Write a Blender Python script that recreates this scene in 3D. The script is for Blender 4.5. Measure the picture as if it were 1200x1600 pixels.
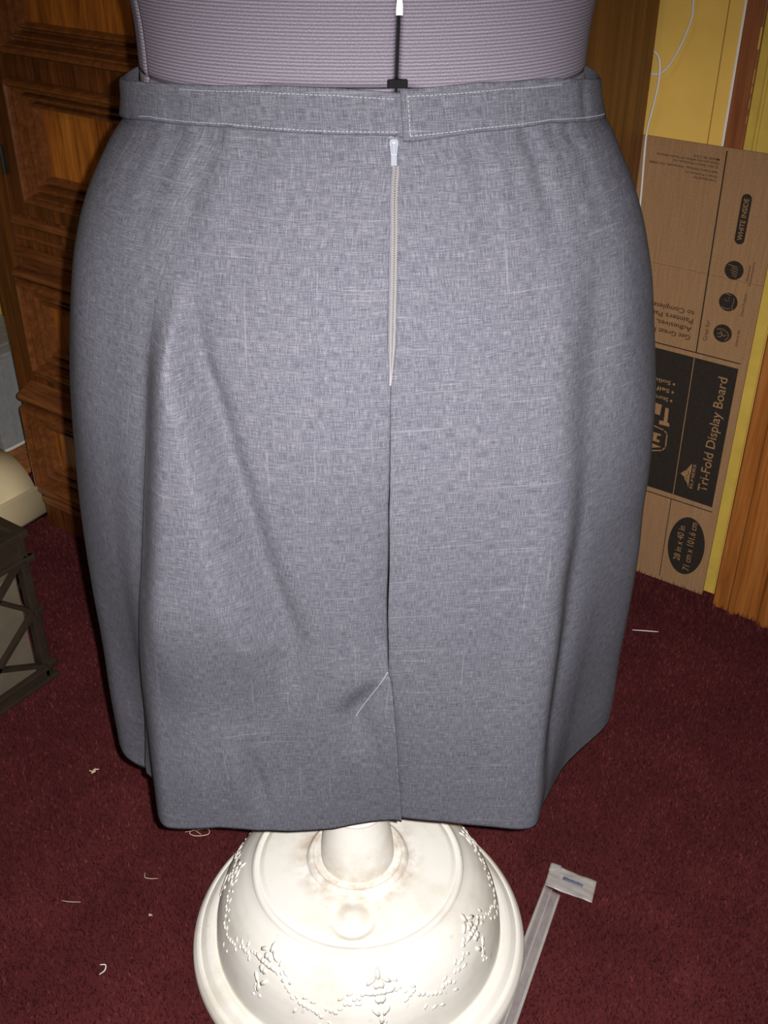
import bpy, bmesh, math, random, bisect
import numpy as np
from mathutils import Vector, Matrix

random.seed(7)
rng = np.random.default_rng(11)
scene = bpy.context.scene
for o in list(bpy.data.objects):
    bpy.data.objects.remove(o, do_unlink=True)
COL = scene.collection
PI = math.pi

# ------------------------------------------------------------------ camera
YAW = math.radians(35.0)          # the room is turned 35 degrees to the lens
PITCH = math.radians(32.9)
CAM_H = 1.25
cam_data = bpy.data.cameras.new('camera')
cam_data.sensor_fit = 'VERTICAL'
cam_data.sensor_height = 24.0
cam_data.lens = 24.0 * 1700.0 / 1600.0
cam_data.clip_start = 0.02
cam = bpy.data.objects.new('camera', cam_data)
cam.location = (0, 0, CAM_H)
cam.rotation_euler = (PI / 2 - PITCH, 0, YAW)
COL.objects.link(cam)
scene.camera = cam

# ------------------------------------------------------------------ world and light
world = bpy.data.worlds.new('world')
scene.world = world
world.use_nodes = True
bg = world.node_tree.nodes['Background']
bg.inputs[0].default_value = (1.0, 0.86, 0.68, 1)
bg.inputs[1].default_value = 0.018

flash = bpy.data.lights.new('camera_flash', 'SPOT')
flash.shadow_soft_size = 0.004
flash.spot_size = math.radians(100)      # the beam of a small flash falls off towards its edge
flash.spot_blend = 1.0
flash.energy = 112.0
flash.color = (1.0, 0.97, 0.95)
flash_ob = bpy.data.objects.new('camera_flash', flash)
COL.objects.link(flash_ob)
bpy.context.view_layer.update()
flash_ob.matrix_world = cam.matrix_world @ Matrix.Translation((0.018, 0.006, 0.005)) @ Matrix.Rotation(math.radians(-13), 4, 'X')

lamp = bpy.data.lights.new('overhead_fill', 'AREA')     # weak unseen overhead fill, added to brighten the upward-facing moulding edges
lamp.shape = 'DISK'
lamp.size = 0.5
lamp.energy = 4.0
lamp.color = (1.0, 0.85, 0.66)
lamp_ob = bpy.data.objects.new('overhead_fill', lamp)
lamp_ob.location = (-0.6, -0.2, 2.35)
COL.objects.link(lamp_ob)

scene.view_settings.view_transform = 'Standard'
scene.view_settings.look = 'None'
scene.view_settings.exposure = 0.0
scene.view_settings.gamma = 1.0
scene.view_settings.use_curve_mapping = False

# ------------------------------------------------------------------ helpers
def obj(name, verts, faces, mat=None, parent=None, smooth=False, uv=None):
    me = bpy.data.meshes.new(name)
    me.from_pydata(verts, [], faces)
    if uv is not None:
        lay = me.uv_layers.new(name='UVMap')
        for lp in me.loops:
            lay.data[lp.index].uv = uv[lp.vertex_index]
    if smooth:
        me.polygons.foreach_set('use_smooth', [True] * len(me.polygons))
    if mat:
        me.materials.append(mat)
    o = bpy.data.objects.new(name, me)
    COL.objects.link(o)
    if parent:
        o.parent = parent
    return o

def bmobj(name, bm, mat=None, parent=None, smooth=False):
    bmesh.ops.recalc_face_normals(bm, faces=bm.faces)
    me = bpy.data.meshes.new(name)
    bm.to_mesh(me); bm.free()
    if smooth:
        me.polygons.foreach_set('use_smooth', [True] * len(me.polygons))
    if mat:
        me.materials.append(mat)
    o = bpy.data.objects.new(name, me)
    COL.objects.link(o)
    if parent:
        o.parent = parent
    return o

def empty(name, loc=(0, 0, 0), rz=0.0):
    o = bpy.data.objects.new(name, None)
    o.empty_display_size = 0.05
    o.location = loc
    o.rotation_euler = (0, 0, rz)
    COL.objects.link(o)
    return o

def tag(o, label=None, cat=None, group=None, kind=None):
    if label: o['label'] = label
    if cat: o['category'] = cat
    if group: o['group'] = group
    if kind: o['kind'] = kind
    return o

def addbox(bm, x0, x1, y0, y1, z0, z1, bev=0.0):
    r = bmesh.ops.create_cube(bm, size=1.0)
    vs = r['verts']
    for v in vs:
        v.co = Vector(((x0 + x1) / 2 + v.co.x * (x1 - x0), (y0 + y1) / 2 + v.co.y * (y1 - y0), (z0 + z1) / 2 + v.co.z * (z1 - z0)))
    if bev > 0:
        es = list({e for v in vs for e in v.link_edges})
        bmesh.ops.bevel(bm, geom=es, offset=bev, segments=2, affect='EDGES', profile=0.6)

def box(name, x0, x1, y0, y1, z0, z1, mat, parent=None, bev=0.0):
    bm = bmesh.new()
    addbox(bm, x0, x1, y0, y1, z0, z1, bev)
    return bmobj(name, bm, mat, parent)

def addbar(bm, p, q, w, h, up=Vector((0, 0, 1))):
    p = Vector(p); q = Vector(q)
    d = (q - p).normalized()
    s = d.cross(up)
    if s.length < 1e-5: s = d.cross(Vector((1, 0, 0)))
    s.normalize(); t = s.cross(d).normalized()
    vs = []
    for e in (p, q):
        for a, b in ((-1, -1), (1, -1), (1, 1), (-1, 1)):
            vs.append(bm.verts.new(e + s * (a * w / 2) + t * (b * h / 2)))
    for f in ((0, 1, 2, 3), (7, 6, 5, 4), (0, 4, 5, 1), (1, 5, 6, 2), (2, 6, 7, 3), (3, 7, 4, 0)):
        bm.faces.new([vs[i] for i in f])

def catmull(pts, n):
    P = [Vector(p) for p in pts]
    P = [P[0] * 2 - P[1]] + P + [P[-1] * 2 - P[-2]]
    out = []
    for i in range(1, len(P) - 2):
        for k in range(n):
            t = k / n
            a, b, c, d = P[i - 1], P[i], P[i + 1], P[i + 2]
            out.append(0.5 * ((2 * b) + (c - a) * t + (2 * a - 5 * b + 4 * c - d) * t * t + (3 * b - a - 3 * c + d) * t ** 3))
    out.append(P[-2].copy())
    return out

def tube(name, pts, r, mat, parent=None, seg=8, n=6, tip=None):
    C = catmull(pts, n)
    verts, faces = [], []
    nrm = None
    for i, p in enumerate(C):
        d = (C[min(i + 1, len(C) - 1)] - C[max(i - 1, 0)]).normalized()
        if nrm is None:
            nrm = d.orthogonal().normalized()
        nrm = (nrm - d * nrm.dot(d)).normalized()
        b = d.cross(nrm)
        rr = r if tip is None else r * (tip + (1 - tip) * math.sin(PI * i / (len(C) - 1)))
        for k in range(seg):
            a = 2 * PI * k / seg
            verts.append(p + (nrm * math.cos(a) + b * math.sin(a)) * rr)
    for i in range(len(C) - 1):
        for k in range(seg):
            k2 = (k + 1) % seg
            faces.append((i * seg + k, i * seg + k2, (i + 1) * seg + k2, (i + 1) * seg + k))
    faces.append(tuple(range(seg - 1, -1, -1)))
    faces.append(tuple((len(C) - 1) * seg + k for k in range(seg)))
    return obj(name, verts, faces, mat, parent, smooth=True)

def lathe(name, prof, mat, parent=None, seg=96, smooth=True, cx=0, cy=0):
    verts, faces = [], []
    for r, z in prof:
        for k in range(seg):
            a = 2 * PI * k / seg
            verts.append((cx + r * math.cos(a), cy + r * math.sin(a), z))
    for i in range(len(prof) - 1):
        for k in range(seg):
            k2 = (k + 1) % seg
            faces.append((i * seg + k, i * seg + k2, (i + 1) * seg + k2, (i + 1) * seg + k))
    return obj(name, verts, faces, mat, parent, smooth)

def interp(tab, z):
    zs = [t[0] for t in tab]
    if z <= zs[0]: return tab[0][1]
    if z >= zs[-1]: return tab[-1][1]
    i = bisect.bisect_right(zs, z) - 1
    z0, v0 = tab[i]; z1, v1 = tab[i + 1]
    m0 = (tab[i + 1][1] - tab[i - 1][1]) / (tab[i + 1][0] - tab[i - 1][0]) if i > 0 else (v1 - v0) / (z1 - z0)
    m1 = (tab[i + 2][1] - tab[i][1]) / (tab[i + 2][0] - tab[i][0]) if i + 2 < len(tab) else (v1 - v0) / (z1 - z0)
    h = z1 - z0; t = (z - z0) / h
    return (2*t**3 - 3*t*t + 1) * v0 + (t**3 - 2*t*t + t) * h * m0 + (-2*t**3 + 3*t*t) * v1 + (t**3 - t*t) * h * m1

def lerp_tab(tab, z):
    if z <= tab[0][0]: return tab[0][1]
    if z >= tab[-1][0]: return tab[-1][1]
    i = bisect.bisect_right([t[0] for t in tab], z) - 1
    a, b = tab[i], tab[i + 1]
    return a[1] + (b[1] - a[1]) * (z - a[0]) / (b[0] - a[0])

def sstep(a, b, x):
    t = min(1, max(0, (x - a) / (b - a)))
    return t * t * (3 - 2 * t)

# ------------------------------------------------------------------ materials
def newmat(name, rough=0.5, spec=0.5):
    m = bpy.data.materials.new(name)
    m.use_nodes = True
    nt = m.node_tree
    b = nt.nodes['Principled BSDF']
    b.inputs['Roughness'].default_value = rough
    b.inputs['Specular IOR Level'].default_value = spec
    return m, nt, b

def N(nt, typ, **kw):
    n = nt.nodes.new(typ)
    for k, v in kw.items():
        if k.startswith('i_'):
            key = k[2:].replace('_', ' ')
            n.inputs[key].default_value = v
        else:
            setattr(n, k, v)
    return n

def ramp(nt, stops):
    r = nt.nodes.new('ShaderNodeValToRGB')
    e = r.color_ramp.elements
    e[0].position, e[0].color = stops[0][0], (*stops[0][1], 1)
    e[1].position, e[1].color = stops[-1][0], (*stops[-1][1], 1)
    for p, c in stops[1:-1]:
        x = e.new(p); x.color = (*c, 1)
    return r

def mapped(nt, out, scale):
    mp = N(nt, 'ShaderNodeMapping')
    mp.inputs['Scale'].default_value = scale
    nt.links.new(out, mp.inputs['Vector'])
    return mp.outputs[0]

def noise(nt, vec, scale, detail=3, rough=0.5, dist=0.0):
    n = N(nt, 'ShaderNodeTexNoise')
    n.inputs['Scale'].default_value = scale
    n.inputs['Detail'].default_value = detail
    n.inputs['Roughness'].default_value = rough
    n.inputs['Distortion'].default_value = dist
    nt.links.new(vec, n.inputs['Vector'])
    return n.outputs['Fac']

def mathn(nt, op, a, b):
    n = N(nt, 'ShaderNodeMath', operation=op)
    for i, v in enumerate((a, b)):
        if isinstance(v, (int, float)): n.inputs[i].default_value = v
        else: nt.links.new(v, n.inputs[i])
    return n.outputs[0]

def bump(nt, bsdf, h, strength, dist=0.001):
    b = N(nt, 'ShaderNodeBump')
    b.inputs['Strength'].default_value = strength
    b.inputs['Distance'].default_value = dist
    nt.links.new(h, b.inputs['Height'])
    nt.links.new(b.outputs[0], bsdf.inputs['Normal'])

def plain(name, col, rough=0.5, spec=0.5, var=0.12, scale=60.0):
    m, nt, b = newmat(name, rough, spec)
    tc = N(nt, 'ShaderNodeTexCoord')
    f = noise(nt, tc.outputs['Object'], scale, 4)
    r = ramp(nt, [(0.3, tuple(c * (1 - var) for c in col)), (0.7, tuple(min(1, c * (1 + var)) for c in col))])
    nt.links.new(f, r.inputs[0]); nt.links.new(r.outputs[0], b.inputs['Base Color'])
    return m

def wood(name, dark, mid, light, rough=0.4, spec=0.5, grain=(55, 55, 3.2), bstr=0.25):
    m, nt, b = newmat(name, rough, spec)
    tc = N(nt, 'ShaderNodeTexCoord')
    v = mapped(nt, tc.outputs['Object'], grain)
    f1 = noise(nt, v, 1.0, 6, 0.62, 0.6)
    v2 = mapped(nt, tc.outputs['Object'], tuple(g * 6 for g in grain[:2]) + (grain[2] * 3,))
    f2 = noise(nt, v2, 1.0, 4, 0.6)
    f = mathn(nt, 'ADD', mathn(nt, 'MULTIPLY', f1, 0.65), mathn(nt, 'MULTIPLY', f2, 0.35))
    r = ramp(nt, [(0.34, dark), (0.5, mid), (0.66, light)])
    nt.links.new(f, r.inputs[0]); nt.links.new(r.outputs[0], b.inputs['Base Color'])
    bump(nt, b, f2, bstr, 0.0008)
    return m

M = {}
M['walnut'] = wood('dark_walnut', (.034, .010, .0035), (.125, .036, .009), (.26, .082, .018), 0.38, 0.5)
M['walnut_h'] = wood('dark_walnut_horizontal', (.055, .018, .007), (.175, .056, .018), (.31, .11, .036), 0.34, 0.5, (3.2, 55, 55))
M['moulding'] = wood('moulding_walnut', (.11, .034, .010), (.175, .056, .015), (.26, .090, .026), 0.30, 0.6, (60, 60, 60), 0.1)
M['burl'] = wood('panel_veneer', (.075, .019, .005), (.36, .11, .016), (.60, .21, .030), 0.36, 0.5, (28, 28, 4))
M['side'] = wood('side_veneer', (.10, .036, .008), (.20, .078, .016), (.30, .125, .028), 0.5, 0.4, (40, 40, 2.2))
M['casing'] = wood('casing_wood', (.20, .058, .012), (.36, .12, .024), (.48, .19, .05), 0.35, 0.5, (45, 45, 2.5))
M['strip'] = wood('strip_wood', (.17, .045, .013), (.27, .085, .026), (.36, .13, .045), 0.4, 0.5, (80, 80, 3))
M['paint'] = plain('yellow_wall_paint', (.84, .54, .115), 0.55, 0.35, 0.05, 14)
M['bead'] = plain('olive_yellow_paint', (.62, .43, .075), 0.5, 0.4, 0.08, 30)
M['caulk'] = plain('white_caulk', (.85, .82, .78), 0.6, 0.3, 0.04, 40)
M['cord'] = plain('white_cable_sheath', (.80, .77, .70), 0.4, 0.5, 0.04, 40)
M['crate'] = plain('dark_brown_plastic', (.034, .023, .015), 0.5, 0.35, 0.15, 50)
M['content'] = plain('grey_brown_card', (.15, .12, .085), 0.8, 0.2, 0.1, 30)
M['cream'] = plain('cream_paper', (.88, .72, .43), 0.7, 0.3, 0.05, 10)
M['white_paper'] = plain('white_paper', (.85, .85, .83), 0.7, 0.3, 0.04, 30)
M['green_paper'] = plain('green_print', (.28, .36, .10), 0.6, 0.3, 0.1, 30)
M['tan_paper'] = plain('tan_card', (.42, .23, .10), 0.7, 0.3, 0.1, 30)
M['ink'] = plain('dark_print_ink', (.030, .022, .017), 0.75, 0.2, 0.15, 200)
M['fadeink'] = plain('brown_print_ink', (.060, .034, .020), 0.75, 0.2, 0.2, 300)
M['stitch'] = plain('pale_thread', (.27, .265, .31), 0.7, 0.3, 0.05, 100)
M['ziptape'] = plain('zipper_tape', (.10, .098, .12), 0.8, 0.2, 0.1, 400)
M['ziptooth'] = plain('zipper_nylon', (.165, .158, .157), 0.45, 0.5, 0.05, 200)
M['slider'] = plain('white_enamel', (.22, .235, .275), 0.3, 0.5, 0.03, 100)
M['black'] = plain('black_plastic', (.008, .007, .008), 0.9, 0.1, 0.1, 80)
M['spine'] = plain('white_spine', (.70, .66, .58), 0.5, 0.4, 0.04, 80)
M['lint'] = plain('lint', (.62, .50, .36), 0.9, 0.1, 0.1, 200)

def mat_cardboard():
    m, nt, b = newmat('cardboard', 0.85, 0.15)
    tc = N(nt, 'ShaderNodeTexCoord')
    v = mapped(nt, tc.outputs['Object'], (240, 240, 14))
    f1 = noise(nt, v, 1.0, 3)
    f2 = noise(nt, tc.outputs['Object'], 350, 4, 0.7)
    f = mathn(nt, 'ADD', mathn(nt, 'MULTIPLY', f1, 0.35), mathn(nt, 'MULTIPLY', f2, 0.65))
    r = ramp(nt, [(0.3, (.27, .145, .068)), (0.5, (.345, .195, .095)), (0.72, (.43, .26, .14))])
    nt.links.new(f, r.inputs[0]); nt.links.new(r.outputs[0], b.inputs['Base Color'])
    bump(nt, b, f1, 0.15, 0.0006)
    return m
M['card'] = mat_cardboard()
M['cardlight'] = plain('cardboard_reversed_print', (.34, .19, .088), 0.85, 0.15, 0.1, 200)

def mat_fabric():
    m, nt, b = newmat('heather_grey_chambray', 0.9, 0.15)
    tc = N(nt, 'ShaderNodeTexCoord')
    uv = tc.outputs['UV']
    warp = noise(nt, mapped(nt, uv, (1300, 110, 1)), 1.0, 3, 0.6)
    weft = noise(nt, mapped(nt, uv, (95, 1300, 1)), 1.0, 3, 0.6)
    fine = noise(nt, mapped(nt, uv, (2000, 2000, 1)), 1.0, 2, 0.6)
    slub_h = noise(nt, mapped(nt, uv, (14, 260, 1)), 1.0, 2, 0.5)
    slub_v = noise(nt, mapped(nt, uv, (190, 7, 1)), 1.0, 2, 0.5)
    wide = noise(nt, mapped(nt, uv, (9, 7, 1)), 1.0, 3, 0.5)
    s = mathn(nt, 'MULTIPLY', warp, 0.27)
    s = mathn(nt, 'ADD', s, mathn(nt, 'MULTIPLY', weft, 0.25))
    s = mathn(nt, 'ADD', s, mathn(nt, 'MULTIPLY', fine, 0.40))
    s = mathn(nt, 'ADD', s, mathn(nt, 'MULTIPLY', slub_h, 0.035))
    s = mathn(nt, 'ADD', s, mathn(nt, 'MULTIPLY', slub_v, 0.025))
    s = mathn(nt, 'ADD', s, mathn(nt, 'MULTIPLY', wide, 0.02))
    r = ramp(nt, [(0.38, (.030, .031, .042)), (0.5, (.082, .082, .102)), (0.62, (.185, .182, .208))])
    nt.links.new(s, r.inputs[0])
    # the rare pale slub yarn running along the weft or the warp
    k = ramp(nt, [(0.66, (0, 0, 0)), (0.74, (1, 1, 1))])
    nt.links.new(noise(nt, mapped(nt, uv, (11, 420, 1)), 1.0, 1, 0.5), k.inputs[0])
    k2 = ramp(nt, [(0.68, (0, 0, 0)), (0.76, (1, 1, 1))])
    nt.links.new(noise(nt, mapped(nt, uv, (330, 9, 1)), 1.0, 1, 0.5), k2.inputs[0])
    kk = mathn(nt, 'MULTIPLY', mathn(nt, 'MAXIMUM', k.outputs[0], k2.outputs[0]), 0.25)
    mx = N(nt, 'ShaderNodeMixRGB')
    mx.inputs[2].default_value = (.22, .215, .24, 1)
    nt.links.new(kk, mx.inputs[0]); nt.links.new(r.outputs[0], mx.inputs[1])
    nt.links.new(mx.outputs[0], b.inputs['Base Color'])
    bump(nt, b, s, 0.35, 0.0006)
    return m
M['fabric'] = mat_fabric()

def mat_knit():
    m, nt, b = newmat('lilac_grey_knit', 0.75, 0.3)
    tc = N(nt, 'ShaderNodeTexCoord')
    uv = tc.outputs['UV']
    w = N(nt, 'ShaderNodeTexWave', wave_type='BANDS', bands_direction='Y', wave_profile='SIN')
    w.inputs['Scale'].default_value = 1.0
    w.inputs['Distortion'].default_value = 0.9
    w.inputs['Detail'].default_value = 2.0
    nt.links.new(mapped(nt, uv, (14, 135, 1)), w.inputs['Vector'])
    fine = noise(nt, mapped(nt, uv, (900, 900, 1)), 1.0, 3, 0.65)
    s = mathn(nt, 'ADD', mathn(nt, 'MULTIPLY', w.outputs['Fac'], 0.32), mathn(nt, 'MULTIPLY', fine, 0.68))
    r = ramp(nt, [(0.25, (.078, .066, .088)), (0.5, (.138, .119, .152)), (0.78, (.250, .222, .262))])
    nt.links.new(s, r.inputs[0]); nt.links.new(r.outputs[0], b.inputs['Base Color'])
    bump(nt, b, s, 0.4, 0.0008)
    return m
M['knit'] = mat_knit()

def mat_stand():
    m, nt, b = newmat('ivory_painted_cast', 0.45, 0.3)
    tc = N(nt, 'ShaderNodeTexCoord')
    f = noise(nt, tc.outputs['Object'], 16, 5, 0.6)
    r = ramp(nt, [(0.32, (.74, .70, .62)), (0.5, (.84, .815, .755)), (0.7, (.86, .84, .79))])
    nt.links.new(f, r.inputs[0])
    g = noise(nt, tc.outputs['Object'], 90, 2, 0.5)
    k = ramp(nt, [(0.70, (0, 0, 0)), (0.78, (1, 1, 1))])
    nt.links.new(g, k.inputs[0])
    mx = N(nt, 'ShaderNodeMixRGB')
    mx.inputs[2].default_value = (.60, .50, .34, 1)
    nt.links.new(mathn(nt, 'MULTIPLY', k.outputs[0], 0.5), mx.inputs[0])
    nt.links.new(r.outputs[0], mx.inputs[1])
    # brown grime worked into the collar round the pole
    sx = N(nt, 'ShaderNodeSeparateXYZ'); nt.links.new(tc.outputs['Object'], sx.inputs[0])
    rr = mathn(nt, 'SQRT', mathn(nt, 'ADD', mathn(nt, 'POWER', sx.outputs[0], 2.0), mathn(nt, 'POWER', sx.outputs[1], 2.0)), 0)
    gr = ramp(nt, [(0.040, (0, 0, 0)), (0.050, (1, 1, 1)), (0.068, (.7, .7, .7)), (0.085, (0, 0, 0))])
    nt.links.new(rr, gr.inputs[0])
    gn = ramp(nt, [(0.40, (0, 0, 0)), (0.65, (1, 1, 1))])
    nt.links.new(noise(nt, tc.outputs['Object'], 45, 4, 0.6), gn.inputs[0])
    m2 = N(nt, 'ShaderNodeMixRGB'); m2.inputs[2].default_value = (.42, .30, .19, 1)
    nt.links.new(mathn(nt, 'MULTIPLY', mathn(nt, 'MULTIPLY', gr.outputs[0], gn.outputs[0]), 0.75), m2.inputs[0])
    nt.links.new(mx.outputs[0], m2.inputs[1])
    nt.links.new(m2.outputs[0], b.inputs['Base Color'])
    return m
M['stand'] = mat_stand()

def mat_carpet(name, island):
    m, nt, b = newmat(name, 0.95, 0.08)
    tc = N(nt, 'ShaderNodeTexCoord')
    big = noise(nt, tc.outputs['Object'], 9, 4, 0.6)
    if island:
        g = N(nt, 'ShaderNodeNewGeometry')
        f = mathn(nt, 'ADD', mathn(nt, 'MULTIPLY', g.outputs['Random Per Island'], 0.5), mathn(nt, 'MULTIPLY', big, 0.5))
    else:
        fine = noise(nt, tc.outputs['Object'], 420, 3, 0.7)
        f = mathn(nt, 'ADD', mathn(nt, 'MULTIPLY', fine, 0.6), mathn(nt, 'MULTIPLY', big, 0.4))
    r = ramp(nt, [(0.15, (.034, .008, .009)), (0.55, (.088, .017, .019)), (0.9, (.185, .045, .043))])
    nt.links.new(f, r.inputs[0]); nt.links.new(r.outputs[0], b.inputs['Base Color'])
    return m
M['carpet'] = mat_carpet('maroon_carpet_backing', False)
M['pile'] = mat_carpet('maroon_carpet_pile', True)

def mat_clear(name, tint, alpha, rough=0.25):
    m = bpy.data.materials.new(name)
    m.use_nodes = True
    nt = m.node_tree
    b = nt.nodes['Principled BSDF']
    b.inputs['Base Color'].default_value = (*tint, 1)
    b.inputs['Roughness'].default_value = rough
    tr = N(nt, 'ShaderNodeBsdfTransparent')
    mx = N(nt, 'ShaderNodeMixShader')
    tc = N(nt, 'ShaderNodeTexCoord')
    f = noise(nt, tc.outputs['Object'], 70, 3)
    r = ramp(nt, [(0.3, (alpha * .8,) * 3), (0.7, (min(1, alpha * 1.2),) * 3)])
    nt.links.new(f, r.inputs[0]); nt.links.new(r.outputs[0], mx.inputs[0])
    nt.links.new(tr.outputs[0], mx.inputs[1]); nt.links.new(b.outputs[0], mx.inputs[2])
    nt.links.new(mx.outputs[0], nt.nodes['Material Output'].inputs[0])
    return m
M['clear'] = mat_clear('clear_bin_plastic', (.50, .52, .52), 0.55, 0.2)
M['sleeve'] = mat_clear('crinkled_clear_film', (.50, .46, .46), 0.34, 0.3)
M['sleeve_fold'] = mat_clear('doubled_clear_film', (.56, .52, .50), 0.52, 0.3)
M['blueprint'] = plain('blue_grey_print', (.13, .14, .22), 0.5, 0.4, 0.3, 300)

# ------------------------------------------------------------------ the room (x along the back wall, y towards it)
WALL_Y = 1.712
FLOOR_Z = -0.004
def structure(o):
    o['kind'] = 'structure'
    return o
structure(obj('floor', [(-2.4, -1.6, FLOOR_Z), (2.2, -1.6, FLOOR_Z), (2.2, 1.9, FLOOR_Z), (-2.4, 1.9, FLOOR_Z)], [(0, 1, 2, 3)], M['carpet']))
wall_back = structure(empty('wall_back', (0, WALL_Y, 0)))
SEAM_X = -0.5835
box('wall_panel', -2.40, SEAM_X - .0007, 0, .10, FLOOR_Z, 2.5, M['paint'], wall_back, 0.0012)
box('wall_panel', SEAM_X + .0007, 2.2, 0, .10, FLOOR_Z, 2.5, M['paint'], wall_back, 0.0012)
structure(box('wall_left', -2.42, -2.32, -1.6, 1.9, FLOOR_Z, 2.5, M['paint']))

# thin varnished strip with a white edge, then a painted bead
t1 = structure(empty('trim_1', (-0.54, WALL_Y, 0)))
box('wood_strip', -.0145, .0155, -.0105, .001, 0, 2.2, M['strip'], t1, 0.002)
box('white_edge', -.0185, -.0142, -.009, .001, 0, 2.2, M['caulk'], t1, 0.001)
bm = bmesh.new()
random.seed(3)
for z0, h, w in ((.955, .030, .0026), (.908, .020, .0012), (.894, .010, .0009), (.872, .014, .0007), (.850, .012, .0006)):
    addbox(bm, .0148 - w, .0150, -.0112, -.0100, z0, z0 + h, 0.0004)
bmobj('paint_chip', bm, M['bead'], t1)
t2 = structure(empty('trim_2', (-0.49, WALL_Y, 0)))
prof = [(-.0355, 0), (-.0355, -.004), (-.0225, -.005), (-.0215, -.008), (-.0185, -.0095), (-.0155, -.008), (-.0145, -.005), (.0555, -.004), (.0555, 0)]
vs = [(x, y, z) for z in (0, 2.2) for x, y in prof]
n = len(prof)
obj('beaded_board', vs, [(i, i + 1, n + i + 1, n + i) for i in range(n - 1)] + [tuple(range(n - 1, -1, -1)), tuple(range(n, 2 * n))], M['bead'], t2)
t3 = structure(empty('trim_3', (-0.424, WALL_Y, 0)))
prof = [(0, 0), (0, -.036), (.003, -.040), (.030, -.041), (.034, -.046), (.039, -.048), (.043, -.046), (.046, -.041), (.085, -.043), (.090, -.050), (.10, -.052), (.115, -.047), (.12, -.040), (.12, 0)]
vs = [(x, y, z) for z in (0, 2.2) for x, y in prof]
n = len(prof)
obj('door_casing', vs, [(i, i + 1, n + i + 1, n + i) for i in range(n - 1)] + [tuple(range(n - 1, -1, -1)), tuple(range(n, 2 * n))], M['casing'], t3)

# carpet pile: short leaning tufts over the part of the floor in view
def carpet_pile():
    n = 330000
    x = rng.uniform(-2.0, .25, n); y = rng.uniform(.22, 1.70, n)
    X = x * math.cos(YAW) + y * math.sin(YAW); Z = -x * math.sin(YAW) + y * math.cos(YAW)
    keep = (np.abs(X) < .16 + .42 * Z) & (Z > .48) & (Z < 2.35)
    keep &= ~((x + .539) ** 2 + (y - .713) ** 2 < .200 ** 2)
    keep &= ~((x > -1.60) & (x < -1.285) & (y > .51) & (y < .828))
    keep &= ~((x > -1.72) & (x < -.69) & (y > 1.16))
    keep &= ~((x > -.428) & (x < -.30) & (y > 1.672))
    x, y = x[keep], y[keep]; n = len(x)
    h = rng.uniform(.004, .0095, n)
    near = np.exp(-((y - 1.66) / .035) ** 2) * (x > -.70)
    h = h * (1 + 1.6 * near * rng.uniform(0, 1, n))
    a = rng.uniform(0, 2 * PI, n); w = rng.uniform(.0008, .0017, n)
    la = rng.uniform(0, 2 * PI, n); ll = rng.uniform(0, .0045, n)
    co = np.empty((n, 3, 3))
    co[:, 0, 0] = x - np.cos(a) * w; co[:, 0, 1] = y - np.sin(a) * w; co[:, 0, 2] = FLOOR_Z
    co[:, 1, 0] = x + np.cos(a) * w; co[:, 1, 1] = y + np.sin(a) * w; co[:, 1, 2] = FLOOR_Z
    co[:, 2, 0] = x + np.cos(la) * ll; co[:, 2, 1] = y + np.sin(la) * ll; co[:, 2, 2] = FLOOR_Z + h
    me = bpy.data.meshes.new('carpet_pile')
    me.vertices.add(3 * n); me.loops.add(3 * n); me.polygons.add(n)
    me.vertices.foreach_set('co', co.reshape(-1))
    me.loops.foreach_set('vertex_index', np.arange(3 * n, dtype=np.int32))
    me.polygons.foreach_set('loop_start', np.arange(0, 3 * n, 3, dtype=np.int32))
    me.update(); me.validate()
    me.materials.append(M['pile'])
    o = bpy.data.objects.new('carpet_pile', me)
    COL.objects.link(o)
    o.parent = bpy.data.objects['floor']
    tag(o, kind='stuff')
carpet_pile()

# ------------------------------------------------------------------ armoire
def rect_sweep(name, u0, u1, z0, z1, y, prof, mat, parent):
    """mitred moulding: prof = [(inset, out)], the same profile run round a rectangle in the x-z plane facing -y"""
    verts, faces = [], []
    for ins, out in prof:
        verts += [(u0 + ins, y - out, z0 + ins), (u1 - ins, y - out, z0 + ins), (u1 - ins, y - out, z1 - ins), (u0 + ins, y - out, z1 - ins)]
    for i in range(len(prof) - 1):
        for k in range(4):
            k2 = (k + 1) % 4
            faces.append((4 * i + k, 4 * i + k2, 4 * i + 4 + k2, 4 * i + 4 + k))
    return obj(name, verts, faces, mat, parent)

BEADS = [(0, 0), (0, .006), (.002, .011), (.006, .014), (.010, .0145), (.014, .012), (.016, .008), (.017, .0085), (.021, .0085), (.023, .003),
         (.025, -.004), (.031, -.005), (.032, .000), (.035, .003), (.039, .003), (.042, -.002), (.044, -.009), (.050, -.010), (.051, -.004), (.054, -.001), (.058, -.002), (.061, -.007), (.063, -.012)]
def panelled(parent, u0, u1, z0, z1, y):
    rect_sweep('panel_moulding', u0, u1, z0, z1, y, [(a * .76, b * 1.5) for a, b in BEADS], M['moulding'], parent)
    i = .047
    obj('panel', [(u0 + i, y + .0165, z0 + i), (u1 - i, y + .0165, z0 + i), (u1 - i, y + .0165, z1 - i), (u0 + i, y + .0165, z1 - i)], [(0, 1, 2, 3)], M['burl'], parent)

def slab_with_holes(bm, u0, u1, z0, z1, y, depth, holes):
    """front slab made of bars round the rectangular openings (openings stacked vertically)"""
    hs = sorted(holes, key=lambda h: h[2])
    ha, hb = hs[0][0], hs[0][1]
    addbox(bm, u0, ha, y, y + depth, z0, z1)
    addbox(bm, hb, u1, y, y + depth, z0, z1)
    z = z0
    for h in hs:
        addbox(bm, ha, hb, y, y + depth, z, h[2]); z = h[3]
    addbox(bm, ha, hb, y, y + depth, z, z1)

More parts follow.
